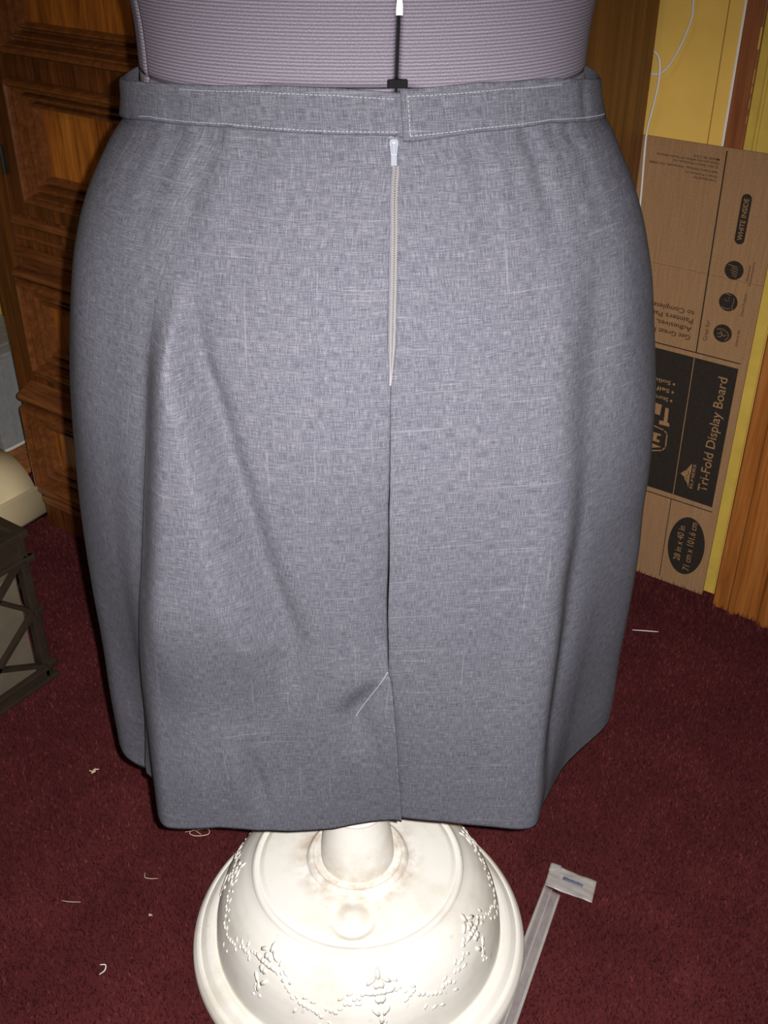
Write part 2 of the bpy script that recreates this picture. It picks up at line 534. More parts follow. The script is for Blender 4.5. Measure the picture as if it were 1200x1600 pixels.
def hbead(name, u0, u1, z, y, r, parent, mat='walnut_h'):
    verts, faces = [], []
    seg = 8
    for u in (u0, u1):
        for k in range(seg + 1):
            a = -PI / 2 + PI * k / seg
            verts.append((u, y - r * .9 * math.cos(a), z + r * math.sin(a)))
    m = seg + 1
    for k in range(seg):
        faces.append((k, k + 1, m + k + 1, m + k))
    faces.append(tuple(range(m - 1, -1, -1))); faces.append(tuple(range(m, 2 * m)))
    return obj(name, verts, faces, M[mat], parent, smooth=False)

def ledge(name, u0, u1, zb, yb, zf, yf, thick, parent):
    verts = []
    for u, e in ((u0, .018), (u1, -.018)):
        verts += [(u, yb, zb), (u + e * .4, yf, zf), (u + e * .4, yf - .002, zf - thick * .5), (u + e * .4, yf + .004, zf - thick), (u, yb, zf - thick)]
    return obj(name, verts, [(0, 1, 6, 5), (1, 2, 7, 6), (2, 3, 8, 7), (3, 4, 9, 8), (4, 3, 2, 1, 0), (5, 6, 7, 8, 9)], M['walnut_h'], parent)

AX0, AX1, AYB = -1.735, -.680, 1.688
arm = empty('armoire', (-1.2, 1.45, 0))
arm_off = (1.2, -1.45)
def shift(o):
    for v in o.data.vertices:
        v.co.x += arm_off[0]; v.co.y += arm_off[1]
bm = bmesh.new()
addbox(bm, AX0 + .004, AX1 - .004, 1.225, AYB - .004, 0.0, 1.86)
body = bmobj('body', bm, M['walnut'], arm)
for u0, u1 in ((AX0, -1.652), (-.763, AX1)):
    box('corner_post', u0, u1, 1.196, 1.232, 0, 1.86, M['walnut'], arm, 0.003)
box('side_panel', AX1 - .006, AX1, 1.230, AYB, 0, 1.86, M['side'], arm, 0.001)
box('side_panel', AX0, AX0 + .006, 1.230, AYB, 0, 1.86, M['side'], arm, 0.001)
bm = bmesh.new()
addbox(bm, AX0 - .03, AX1 + .03, 1.15, AYB, 1.86, 1.90, .008); addbox(bm, AX0 - .015, AX1 + .015, 1.17, AYB, 1.835, 1.86, .006)
bmobj('cornice', bm, M['walnut_h'], arm)
# upper doors
MIDU = -1.2075
for u0, u1, hx in ((-1.650, MIDU - .001, 1), (MIDU + .001, -.765, -1)):
    door = empty('door', (0, 0, 0)); door.parent = arm
    door.location = (arm_off[0], arm_off[1], 0)
    hu0, hu1 = (u0 + .056, u1 - .040) if hx > 0 else (u0 + .040, u1 - .056)
    holes = [(hu0, hu1, .671, .879), (hu0, hu1, .917, 1.74)]
    bm = bmesh.new()
    slab_with_holes(bm, u0, u1, .642, 1.80, 1.200, .024, holes)
    bmobj('door_frame', bm, M['walnut'], door)
    for h in holes:
        panelled(door, h[0], h[1], h[2], h[3], 1.200)
    hu = u0 - .001 if hx > 0 else u1 + .001
    for hz in (.735, 1.62):
        bm = bmesh.new()
        bmesh.ops.create_cone(bm, cap_ends=True, segments=10, radius1=.004, radius2=.004, depth=.05, matrix=Matrix.Translation((hu, 1.197, hz)))
        addbox(bm, hu - .008, hu + .008, 1.1985, 1.2005, hz - .024, hz + .024)
        bmobj('hinge', bm, M['crate'], door)
# rail with two beads under the doors
box('rail', -1.652, -.763, 1.199, 1.235, .552, .642, M['walnut'], arm)
hbead('bead', -1.652, -.763, .629, 1.199, .0085, arm)
hbead('bead', -1.655, -.760, .571, 1.197, .011, arm)
hbead('bead', -1.654, -.761, .600, 1.199, .004, arm)
# lower tiers of drawers, each with a sloped ledge on top
def tier(y, u_edge, z0, z1, pz0, pz1, inset):
    for s in (0, 1):
        a = u_edge if s == 0 else MIDU + .001
        b = MIDU - .001 if s == 0 else -2.415 - u_edge
        dr = empty('drawer', (arm_off[0], arm_off[1], 0)); dr.parent = arm
        ia, ib = (inset, .03) if s == 0 else (.03, inset)
        h = (a + ia, b - ib, pz0, pz1)
        bm = bmesh.new()
        slab_with_holes(bm, a, b, z0, z1, y, 1.236 - y, [h])
        bmobj('drawer_front', bm, M['walnut'], dr)
        panelled(dr, h[0], h[1], h[2], h[3], y)
tier(1.170, -1.636, .318, .548, .352, .536, .016)
tier(1.142, -1.652, .078, .305, .106, .287, .010)
ledge('ledge', -1.634, -.781, .562, 1.199, .552, 1.156, .014, arm)
ledge('ledge', -1.652, -.763, .322, 1.170, .311, 1.128, .016, arm)
hbead('bead', -1.632, -.783, .339, 1.170, .006, arm)
hbead('bead', -1.652, -.763, .088, 1.142, .008, arm)
box('plinth', -1.652, -.763, 1.146, 1.236, 0, .080, M['walnut'], arm, .002)
box('plinth_moulding', -1.649, -.766, 1.138, 1.150, .058, .074, M['walnut_h'], arm, .004)
for o in list(arm.children):
    if o.type == 'MESH':
        shift(o)
tag(arm, 'dark carved wooden armoire with moulded panel doors behind the dress form', 'armoire')

# ------------------------------------------------------------------ folded display board tucked behind the armoire
BX0, BX1, BZ1, BY = -.955, -.452, .8145, 1.6915
board = empty('display_board', (-.70, BY, 0))
def bl(u): return u * .995 + .70
def bz(z): return 1.25 - (1.25 - z) * .995      # the print was measured 8 mm further back
tag(board, 'brown cardboard display board box standing between armoire and door casing', 'display board')
# three corrugated faces separated by a slightly raised crease at z = .617
def board_sheet():
    zs = [0, .15, .30, .45, .58, .6138, .6155, .6172, .65, .75, BZ1]
    us = [BX0 + (BX1 - BX0) * i / 10 for i in range(11)]
    vs, fs = [], []
    for z in zs:
        for u in us:
            o = -.0010 if abs(z - .6155) < .001 else 0
            tilt = -.0000
            vs.append((bl(u), o, z - .004 * (bl(u)) if abs(z - .6155) < .05 else z))
    m = len(us)
    for j in range(len(zs) - 1):
        for i in range(m - 1):
            fs.append((j * m + i, j * m + i + 1, (j + 1) * m + i + 1, (j + 1) * m + i))
    o = obj('front_sheet', vs, fs, M['card'], board)
    o.modifiers.new('s', 'SOLIDIFY').thickness = .003
    o.modifiers['s'].offset = -1
    return o
board_sheet()
box('rear_sheet', bl(BX0), bl(BX1) - .001, .0038, .0075, 0, BZ1 - .003, M['card'], board)

PY = -.0011
def flat(name, pts, mat='ink', y=PY):
    """flat print: polygon given in wall coordinates (u, z)"""
    n = len(pts)
    return obj(name, [(bl(u), y, bz(z)) for u, z in pts], [tuple(range(n))], M[mat], board)
def rect(name, u0, u1, z0, z1, mat='ink', y=PY):
    return flat(name, [(u0, z0), (u1, z0), (u1, z1), (u0, z1)], mat, y)
def disc(name, cu, cz, ru, rz, mat='ink', y=PY, n=40):
    return flat(name, [(cu + ru * math.cos(2 * PI * k / n), cz + rz * math.sin(2 * PI * k / n)) for k in range(n)], mat, y)
def stroke(name, pts, w, mat, y, closed=False):
    bm = bmesh.new()
    P = pts + ([pts[0]] if closed else [])
    for (a, b), (c, d) in zip(P[:-1], P[1:]):
        L = math.hypot(c - a, d - b) or 1e-6
        nx, nz = -(d - b) / L * w / 2, (c - a) / L * w / 2
        ex, ez = (c - a) / L * w / 2, (d - b) / L * w / 2
        vv = [bm.verts.new((bl(u), y, bz(z))) for u, z in ((a - ex + nx, b - ez + nz), (a - ex - nx, b - ez - nz), (c + ex - nx, d + ez - nz), (c + ex + nx, d + ez + nz))]
        bm.faces.new(vv)
    return bmobj(name, bm, M[mat], board)
def lettering(txt, u, z, rot, length, cap, mat='ink', y=PY, bold=0.0, name='lettering'):
    """u, z: where the first letter's baseline starts; rot 90 reads upward, 180 is upside down"""
    cu = bpy.data.curves.new('text', 'FONT')
    cu.body = txt; cu.size = 1.0; cu.offset = bold; cu.resolution_u = 3
    to = bpy.data.objects.new('text', cu)
    COL.objects.link(to)
    bpy.context.view_layer.update()
    me = bpy.data.meshes.new_from_object(to.evaluated_get(bpy.context.evaluated_depsgraph_get()))
    bpy.data.objects.remove(to); bpy.data.curves.remove(cu)
    xs = [v.co.x for v in me.vertices]
    x0, x1 = min(xs), max(xs)
    sx = length / (x1 - x0); sy = cap / .70
    c, s = round(math.cos(math.radians(rot))), round(math.sin(math.radians(rot)))
    for v in me.vertices:
        a, b = (v.co.x - x0) * sx, v.co.y * sy
        v.co = Vector((bl(u) + a * c - b * s, y, bz(z) + a * s + b * c))
    me.name = name
    me.materials.clear(); me.materials.append(M[mat])
    o = bpy.data.objects.new(name, me)
    COL.objects.link(o); o.parent = board
    return o

# upside-down address block
S = -.5555
for txt, zb, ln in (('MADE IN U.S.A.', .7945, .043), ('Please save this address for future reference.', .7885, .103), ('\u00a9 2011 Elmer\u2019s Products, Inc.', .7828, .075),
                    ('460 Polaris Parkway, Westerville, OH 43082', .7750, .113), ('Elmer\u2019s Products, Inc.', .7680, .054), ('Distributed by:', .7618, .038)):
    lettering(txt, S, zb, 180, ln, .0037, 'fadeink', bold=.012)
stroke('printed_line', [(-.5460, .807), (-.5412, .474)], .0022, 'ink', PY)
# pill: WHITE INSIDE
pz0, pz1, pu, pr = .669, .749, -.5028, .0080
flat('pill', [(pu + pr * math.cos(a), pz1 - pr + pr * math.sin(a)) for a in [PI * k / 14 for k in range(15)]] +
     [(pu + pr * math.cos(a), pz0 + pr + pr * math.sin(a)) for a in [PI + PI * k / 14 for k in range(15)]])
lettering('WHITE INSIDE', pu + .0040, pz0 + .0065, 90, .066, .0078, 'cardlight', PY - .0004, .012)
# three round pictograms with captions
for cz in (.626, .572, .517):
    disc('pictogram', -.5025, cz, .0155, .0155)
y2 = PY - .0004
for k, (a, b) in enumerate(((-.010, .004), (-.004, .006), (-.0055, .006), (-.003, .006), (-.0015, .005))):
    stroke('pictogram_stroke', [(-.5025 + a, .634 - .004 * k), (-.5025 + b, .632 - .004 * k)], .0009, 'cardlight', y2)
stroke('pictogram_stroke', [(-.505 + .0038 * math.cos(t), .577 + .0038 * math.sin(t)) for t in [PI * 1.05 + i * PI * 1.2 / 10 for i in range(11)]], .0009, 'cardlight', y2)
stroke('pictogram_stroke', [(-.4945, .580), (-.4935, .576), (-.4945, .570), (-.4950, .564), (-.4935, .560)], .0008, 'cardlight', y2)
stroke('pictogram_stroke', [(-.510, .586), (-.500, .584)], .0008, 'cardlight', y2)
stroke('pictogram_stroke', [(-.512, .562), (-.505, .560), (-.498, .5615)], .0008, 'cardlight', y2)
stroke('pictogram_stroke', [(-.513, .522), (-.505, .525), (-.498, .522), (-.493, .519), (-.492, .512), (-.497, .506)], .0009, 'cardlight', y2)
stroke('pictogram_stroke', [(-.511, .515), (-.503, .517), (-.504, .510), (-.510, .510)], .0009, 'cardlight', y2)
stroke('pictogram_stroke', [(-.506, .521), (-.500, .512), (-.496, .516)], .0008, 'cardlight', y2)
lettering('Business', -.4775, .613, 90, .026, .0036, 'fadeink', bold=.01)
lettering('Presentations', -.4715, .606, 90, .039, .0036, 'fadeink', bold=.01)
lettering('School Projects', -.4750, .553, 90, .039, .0042, 'fadeink', bold=.008)
lettering('Science fair', -.4750, .500, 90, .030, .0042, 'fadeink', bold=.008)
lettering('Great for:', -.5265, .497, 90, .037, .0070, 'fadeink', bold=.004)
# upside-down slogan
for txt, zb, ln in (('to Complete', .5435, .073), ('Painters Paint,', .5290, .086), ('Adhesives, and', .5145, .088), ('Get Great Results', .4995, .100)):
    lettering(txt, S, zb, 180, ln, .0088, 'fadeink', bold=.012)
# framed black block
stroke('printed_line', [(-.90, .4735), (-.465, .4715)], .0020, 'ink', PY)
stroke('printed_line', [(-.90, .1795), (-.464, .1775)], .0020, 'ink', PY)
stroke('printed_line', [(-.5412, .1765), (-.5390, .004)], .0014, 'ink', PY)
flat('print_block', [(-.90, .1895), (-.5400, .1885), (-.5432, .4625), (-.90, .464)], 'ink')
flat('print_block', [(-.5386, .1885), (-.4645, .1870), (-.4655, .4620), (-.5418, .4625)], 'ink')
lettering('Tri-Fold Display Board', -.4800, .213, 90, .226, .0165, 'cardlight', y2, .006)
# mountain shaped emblem
flat('emblem', [(-.514, .213), (-.518, .222), (-.5225, .226), (-.524, .231), (-.532, .236), (-.5265, .243), (-.5235, .245), (-.521, .250), (-.515, .262), (-.5135, .255), (-.5145, .236)], 'cardlight', y2)
lettering('ELMERS', -.5065, .212, 90, .050, .0052, 'cardlight', y2, .012)
stroke('emblem', [(-.518, .226), (-.521, .234), (-.517, .240), (-.520, .248)], .0010, 'ink', y2 - .0003)
# the left block: bullets, big letter, crest
for dz, txt in ((.404, 'Solid'), (.3885, 'Self'), (.3715, 'Sturdy')):
    disc('bullet', -.5705, dz, .0022, .0022, 'cardlight', y2, 16)
    lettering(txt, -.5765, dz + .004, 180, .030 if txt != 'Self' else .024, .0075, 'tan_paper', y2, .004)
flat('big_letter', [(-.5725, .3555), (-.5790, .3560), (-.5785, .3290), (-.5865, .3285), (-.5860, .3205), (-.5665, .3210), (-.5675, .3275), (-.5715, .3290)], 'cardlight', y2)
flat('big_letter', [(-.598, .360), (-.586, .359), (-.587, .338), (-.598, .339)], 'cardlight', y2)
stroke('crest', [(-.615, .318), (-.575, .3115), (-.5685, .306), (-.5675, .279), (-.5730, .2705), (-.598, .262), (-.615, .270)], .0022, 'cardlight', y2)
flat('crest', [(-.598, .302), (-.580, .302), (-.5785, .299), (-.586, .297), (-.5865, .290), (-.5800, .289), (-.5805, .284), (-.598, .285)], 'cardlight', y2)
flat('crest', [(-.598, .280), (-.575, .2765), (-.598, .268)], 'cardlight', y2)
# oval with the size
disc('oval', -.4985, .0885, .0350, .0635)
lettering('28 in x 40 in', -.5060, .052, 90, .077, .0125, 'cardlight', y2, .004)
lettering('71 cm x 101.6 cm', -.4850, .036, 90, .108, .0125, 'cardlight', y2, .004)

# ------------------------------------------------------------------ white cable hanging beside the armoire
cable = empty('white_cable', (-.66, 1.69, 0))
def cl(p): return (p[0] + .66, p[1] - 1.69, p[2])
CY = 1.6935
tube('hanging_strand', [cl(p) for p in [(-.66, CY, 1.60), (-.645, CY, 1.30), (-.632, CY, 1.10), (-.631, CY, 1.014), (-.630, CY, .989), (-.640, CY, .953), (-.653, CY, .924), (-.664, CY, .910), (-.676, CY + .004, .905), (-.71, 1.6935, .905)]], .0018, M['cord'], cable)
tube('looping_strand', [cl(p) for p in [(-.70, 1.6935, .945), (-.679, CY, .936), (-.670, CY - .003, .926), (-.6665, CY - .005, .908), (-.6665, CY - .006, .886), (-.6695, CY - .007, .857), (-.6740, CY - .0075, .822), (-.6730, CY - .0075, .78), (-.6700, CY - .0075, .717), (-.668, CY - .0075, .60), (-.67, CY - .0075, .30), (-.67, CY - .012, .008)]], .0018, M['cord'], cable)
tag(cable, 'thin white cable hanging against yellow wall beside the armoire side', 'cable')

# ------------------------------------------------------------------ crate with its contents
CX0, CX1, CYA, CYB, CZ = -1.612, -1.276, .500, .836, .300
crate = empty('milk_crate', ((CX0 + CX1) / 2, (CYA + CYB) / 2, 0))
tag(crate, 'dark brown plastic lattice crate on the carpet at the left', 'crate')
W = (CX1 - CX0) / 2
for sx in (-1, 1):
    for sy in (-1, 1):
        bm = bmesh.new()
        addbox(bm, sx * W - .017 if sx > 0 else -W, W if sx > 0 else -W + .017, sy * W - .017 if sy > 0 else -W, W if sy > 0 else -W + .017, 0.004, CZ - .004, .003)
        bmobj('corner_post', bm, M['crate'], crate)
def crate_ring(name, z0, z1, out, th):
    bm = bmesh.new()
    a = W + out
    for sgn in (-1, 1):
        addbox(bm, -a, a, min(sgn * a, sgn * (a - th)), max(sgn * a, sgn * (a - th)), z0, z1, .002)
        addbox(bm, min(sgn * a, sgn * (a - th)), max(sgn * a, sgn * (a - th)), -a + th + .0002, a - th - .0002, z0, z1, .002)
    return bmobj(name, bm, M['crate'], crate)
crate_ring('top_rim', .288, CZ, .005, .018)
crate_ring('top_band', .252, .292, -.002, .007)
crate_ring('rim_flange', .247, .254, .007, .012)
crate_ring('bottom_flange', .000, .006, .007, .014)
crate_ring('bottom_band', .004, .022, .0, .006)
crate_ring('bottom_rail', .022, .028, .006, .012)
ribs = [((.153, .250), (.096, .203)), ((.096, .203), (.156, .145)), ((.156, .145), (.070, .080)), ((.070, .080), (.156, .030)),
        ((.096, .203), (.010, .250)), ((.096, .203), (.030, .145)), ((.070, .080), (.030, .145)), ((.070, .080), (.000, .030)),
        ((.030, .145), (-.040, .203)), ((.030, .145), (-.050, .080)), ((-.040, .203), (.010, .250)), ((-.040, .203), (-.100, .250)), ((-.050, .080), (.000, .030)),
        ((-.040, .203), (-.100, .145)), ((-.050, .080), (-.100, .145)), ((-.100, .145), (-.156, .203)), ((-.100, .145), (-.156, .080)), ((-.050, .080), (-.110, .030))]
for side in range(4):
    R = Matrix.Rotation(side * PI / 2, 3, 'Z')
    for (a, b), (c, d) in ribs:
        bm = bmesh.new()
        addbar(bm, R @ Vector((W - .002, a, b)), R @ Vector((W - .002, c, d)), .007, .010, up=R @ Vector((1, 0, 0)))
        bmobj('rib', bm, M['crate'], crate)
for a, z in ((.156, .145), (.160, .030), (.160, .247)):
    box('corner_lug', W - .002, W + .009, a - .004, a + .014, z - .004, z + .007, M['crate'], crate, .002)
box('bottom', -W + .01, W - .01, -W + .01, W - .01, .006, .010, M['crate'], crate)

fb = empty('storage_carton', ((CX0 + CX1) / 2, .67, .0105))
box('carton_body', -.148, .148, -.148, .148, 0, .205, M['content'], fb, .003)
bm = bmesh.new(); addbox(bm, -.149, .1490, -.149, .0005, .2052, .2068, .0003); addbox(bm, -.149, .149, .0012, .149, .2052, .2068, .0003)
bmobj('flap', bm, M['content'], fb)
tag(fb, 'grey brown carton filling the dark lattice crate', 'carton')
def sheet(name, cx, cy, z, w, d, h, rz, mat, label, pages=False):
    e = empty(name, (cx, cy, z), math.radians(rz))
    box('pages', -w / 2, w / 2, -d / 2, d / 2, 0.0006, h - .0006, M['white_paper'], e)
    box('front_cover', -w / 2 - .001, w / 2 + .001, -d / 2 - .001, d / 2 + .001, h - .0006, h, M[mat], e)
    box('back_cover', -w / 2 - .001, w / 2 + .001, -d / 2 - .001, d / 2 + .001, 0, .0006, M[mat], e)
    tag(e, label, 'magazine')
sheet('magazine', -1.444, .665, .2180, .270, .262, .022, 1, 'tan_paper', 'tan covered magazine lowest in the crate stack')
sheet('magazine', -1.440, .676, .2405, .250, .262, .010, -1.5, 'green_paper', 'green covered magazine in the middle of the crate stack')
sheet('magazine', -1.436, .668, .2510, .20, .25, .008, 1, 'white_paper', 'white covered magazine on top of the crate stack')

# ------------------------------------------------------------------ cream paper curl, bin, plank, loose cable behind the crate
def paper_curl():
    e = empty('paper_roll', (-1.80, 1.0, 0))
    vs, fs = [], []
    A = [math.radians(-4 + 188 * k / 30) for k in range(31)]
    YS = [-.17, .0, .10, .168]
    for j, y in enumerate(YS):
        for a in A:
            r = .114 + .002 * math.sin(3 * a)
            vs.append((r * math.cos(a), y - .012 * (1 - math.sin(max(0, min(PI, a)))) * (j == 3), .009 + r * math.sin(a)))
    m = len(A)
    for j in range(len(YS) - 1):
        for i in range(m - 1):
            fs.append((j * m + i, j * m + i + 1, (j + 1) * m + i + 1, (j + 1) * m + i))
    o = obj('curled_sheet', vs, fs, M['cream'], e, True)
    s = o.modifiers.new('s', 'SOLIDIFY'); s.thickness = .0012; s.offset = 1
    vs, fs = [], []
    A2 = [math.radians(-6 + 34 * k / 8) for k in range(9)]
    for y in (-.17, .166):
        for a in A2:
            vs.append((.1185 * math.cos(a), y, .014 + .1185 * math.sin(a)))
    m = len(A2)
    for i in range(m - 1):
        fs.append((i, i + 1, m + i + 1, m + i))
    o = obj('loose_edge', vs, fs, M['cream'], e, True)
    s = o.modifiers.new('s', 'SOLIDIFY'); s.thickness = .0012; s.offset = 1
    tag(e, 'curled roll of cream paper lying between crate and armoire', 'paper roll')
paper_curl()

bn = empty('storage_bin', (-2.12, 1.37, .0125))
box('bottom', -.155, .155, -.085, .085, 0, .004, M['clear'], bn)
for nm, a in (('side_wall', (-.160, -.156, -.09, .09)), ('side_wall', (.156, .160, -.09, .09)), ('end_wall', (-.156, .156, -.09, -.086)), ('end_wall', (-.156, .156, .086, .09))):
    box(nm, a[0], a[1], a[2], a[3], 0, .215, M['clear'], bn, .001)
bm = bmesh.new()
addbox(bm, -.168, .168, -.098, .098, .215, .226, .003); addbox(bm, -.13, .13, -.06, .06, .226, .230, .001)
bmobj('lid', bm, M['clear'], bn)
for y in (-.05, .0, .05):
    box('rib', .160, .163, y - .004, y + .004, .01, .205, M['clear'], bn, .001)
tag(bn, 'clear grey plastic storage bin against the wall left of the armoire', 'bin')
pk = empty('wood_plank', (-2.02, 1.42, 0))
box('plank', -.28, .17, -.235, -.120, .0, .011, M['casing'], pk, .002)
box('plank', -.28, .17, -.118, .0, .0, .0115, M['casing'], pk, .002)
box('plank', -.28, .17, .002, .25, .0, .011, M['casing'], pk, .002)
tag(pk, 'brown wooden boards on the floor under the clear bin', 'plank')
lc = tube('loose_cable', [(-1.955, 1.45, .0155), (-1.951, 1.36, .0155), (-1.949, 1.30, .0155), (-1.949, 1.268, .0155), (-1.925, 1.252, .0155), (-1.895, 1.243, .0155), (-1.862, 1.220, .0155)], .0040, M['cord'])
tag(lc, 'short bent white cable on the boards in front of the clear bin', 'cable')

# ------------------------------------------------------------------ dress form: stand, torso
FX, FY = -.0324, .893
FORM = (FX * math.cos(YAW) - FY * math.sin(YAW), FX * math.sin(YAW) + FY * math.cos(YAW), 0)
form = empty('dress_form', FORM, YAW)
tag(form, 'lilac grey adjustable dress form torso on a white ornate round stand', 'dress form')
base_prof = [(.186, .000), (.188, .012), (.202, .0135), (.2115, .017), (.2140, .023), (.2125, .030), (.2075, .037), (.2040, .0385), (.2030, .0375), (.2005, .0400), (.1945, .0450), (.1890, .0465), (.1850, .0450),
             (.1825, .0430), (.1812, .0470), (.1808, .0560), (.1790, .0720), (.1755, .0880), (.1700, .1050), (.1620, .1210), (.1520, .1350), (.1420, .1455), (.1345, .1520), (.1305, .1560),
             (.1290, .1590), (.1265, .1610), (.1235, .1605), (.1210, .1590), (.1195, .1605), (.1150, .1635), (.0950, .1660), (.0660, .1680), (.0625, .1690), (.0610, .1730), (.0580, .1760), (.0545, .1755), (.0530, .1730),
             (.0480, .1735), (.0425, .1740)]
def dense(p, k=3):
    out = []
    for (a, b), (c, d) in zip(p[:-1], p[1:]):
        for i in range(k):
            out.append((a + (c - a) * i / k, b + (d - b) * i / k))
    return out + [p[-1]]
def stand_base():
    # a shallow round dish is pressed into the top of the dome, on the side facing the lens
    prof = dense(base_prof, 3); seg = 288
    vs, fs = [], []
    for r, z in prof:
        for k in range(seg):
            a = 2 * PI * k / seg
            x, y = r * math.cos(a), r * math.sin(a)
            q = math.hypot(x + .004, (y + .086) * 1.0)
            dz = 0
            if z > .12:
                if q < .031:
                    dz = -.0042 * (1 - sstep(.022, .031, q)) + .0075 * (1 - sstep(.004, .0235, q))
            vs.append((x, y, z + dz))
    for i in range(len(prof) - 1):
        for k in range(seg):
            k2 = (k + 1) % seg
            fs.append((i * seg + k, i * seg + k2, (i + 1) * seg + k2, (i + 1) * seg + k))
    return obj('stand_base', vs, fs, M['stand'], form, True)
base_prof = base_prof[:29] + [(.1150, .1635), (.1100, .1642), (.1050, .1648), (.1000, .1654), (.0950, .1660), (.0900, .1663), (.0850, .1667), (.0800, .1670), (.0750, .1674), (.0700, .1677)] + base_prof[31:]
stand_base()
lathe('pole_cup', [(.0440, .170), (.0445, .178), (.0440, .190), (.0425, .205), (.0395, .225), (.0365, .245), (.0350, .256), (.0348, .258), (.0358, .2595), (.0352, .261), (.0335, .262)], M['stand'], form, 64)
lathe('pole', [(.0335, .250), (.0325, .30), (.0315, .40), (.0310, .85), (.0, .851)], M['stand'], form, 48)
# relief garland round the shoulder of the dome: seven sprays joined by strings of berries
def dome_pt(ang, r):
    tab = sorted([(p[0], p[1]) for p in base_prof if .125 < p[0] < .181 and p[1] > .046])
    z = lerp_tab(tab, r); dr = .003
    s = (lerp_tab(tab, r + dr) - lerp_tab(tab, r - dr)) / (2 * dr)
    nrm = Vector((-s * math.cos(ang), -s * math.sin(ang), 1)).normalized()
    return Vector((r * math.cos(ang), r * math.sin(ang), z)), nrm
def blob(bm, ang, r, sa, sr, h, rot=0.0):
    p, nrm = dome_pt(ang, r)
    t = Vector((-math.sin(ang), math.cos(ang), 0)); b = nrm.cross(t)
    t2 = t * math.cos(rot) + b * math.sin(rot); b2 = nrm.cross(t2)
    m = Matrix((t2 * sa * 1.35, b2 * sr * 1.35, nrm * h)).transposed().to_4x4()
    m.translation = p
    bmesh.ops.create_icosphere(bm, subdivisions=1, radius=1.0, matrix=m)
random.seed(5)
for k in range(7):
    a0 = math.radians(-90 + 10 + k * 360 / 7)
    bm = bmesh.new()
    # spray
    for i in range(6):
        q = i * PI / 3
        blob(bm, a0 + .030 * math.cos(q), .158 + .0055 * math.sin(q), .0042, .0034, .0015, q)
    blob(bm, a0, .158, .0030, .0030, .0019)
    for i, (da, r, ro) in enumerate(((.0, .1725, 1.57), (.035, .1690, .9), (-.035, .1690, 2.2), (.055, .1500, -.6), (-.055, .1500, .6), (.0, .1450, 1.57), (.075, .1580, .1), (-.075, .158, -.1))):
        blob(bm, a0 + da, r, .0062, .0026, .0014, ro)
    for i in range(5):
        blob(bm, a0 + random.uniform(-.03, .03), .1765 - .001 * i, .0020, .0020, .0014)
    # garland to the next spray
    span = 2 * PI / 7
    for i in range(22):
        f = i / 21
        a = a0 + .12 + (span - .24) * f
        r = .157 + .014 * math.sin(PI * f)
        blob(bm, a, r + random.uniform(-.002, .002), random.uniform(.0018, .0030), random.uniform(.0016, .0026), .0014, random.uniform(0, 3))
        if i % 2 == 0:
            blob(bm, a, r + random.choice((-.005, .005)), .0036, .0016, .0011, random.uniform(0, 3))
    bmobj('relief_garland', bm, M['stand'], form, True)

def wrap(td):                    # angles expressed between 90 and 450
    while td < 90: td += 360
    while td > 450: td -= 360
    return td
FXL = [(.78, -.205), (.90, -.200), (1.00, -.180), (1.06, -.157), (1.0866, -.1542), (1.1327, -.1555), (1.20, -.168), (1.30, -.186), (1.40, -.182), (1.46, -.160), (1.50, -.090), (1.53, -.058), (1.60, -.052)]
FXR = [(.78, .236), (.90, .232), (1.00, .212), (1.06, .191), (1.0866, .1865), (1.1327, .1895), (1.20, .202), (1.30, .220), (1.40, .216), (1.46, .194), (1.50, .124), (1.53, .092), (1.60, .086)]
FB = [(.78, .160), (.90, .155), (1.00, .138), (1.06, .126), (1.10, .124), (1.20, .132), (1.30, .142), (1.40, .128), (1.46, .098), (1.50, .068), (1.53, .054), (1.60, .050)]
def form_pt(td, z, off=0.0):
    xl, xr, b = interp(FXL, z), interp(FXR, z), interp(FB, z)
    cx, a = (xl + xr) / 2, (xr - xl) / 2
    t = math.radians(td); e = lambda v: math.copysign(abs(v) ** (2 / 2.15), v)
    return Vector((cx + (a + off) * e(math.cos(t)), (b + off) * e(math.sin(t)), z))
def form_panel(name, t0, t1, z0, z1, nz, nt, parent):
    vs, fs, uv = [], [], []
    for j in range(nz + 1):
        arc = 0; prev = None
        for i in range(nt + 1):
            w = wrap(t0 + (t1 - t0) * i / nt)
            low = -.0065 * (1 - sstep(236, 252, w) * (1 - sstep(279, 288, w)))
            a0, a1 = (z0 + low, z1) if z1 > 1.2 else (z0, z1 + low)
            z = a0 + (a1 - a0) * j / nz
            # the edges of a padded panel roll inwards
            s = i / nt
            e = min(s, 1 - s) * abs(t1 - t0)
            v = (z - a0) if z1 > 1.2 else (a1 - z)
            off = -.0025 * math.exp(-e / .35) - .0008 * math.exp(-max(0, v) / .0010)
            p = form_pt(t0 + (t1 - t0) * s, z, off)
            if prev is not None: arc += (p - prev).length
            prev = p
            vs.append(p); uv.append((arc + t0 * .01, z))
    m = nt + 1
    for j in range(nz):
        for i in range(nt):
            fs.append((j * m + i, j * m + i + 1, (j + 1) * m + i + 1, (j + 1) * m + i))
    o = obj(name, vs, fs, M['knit'], parent, True, uv)
    s = o.modifiers.new('s', 'SOLIDIFY'); s.thickness = .004; s.offset = -1
    return o
GAPS = (277.3, 352.0, 450.0, 563.5)
for i in range(4):
    a, b = GAPS[i], GAPS[(i + 1) % 4] + (360 if i == 3 else 0)
    form_panel('torso_panel', a + .30, b - .30, 1.0918, 1.53, 120, 80, form)
    form_panel('hip_panel', a + .30, b - .30, .80, 1.0913, 60, 60, form)
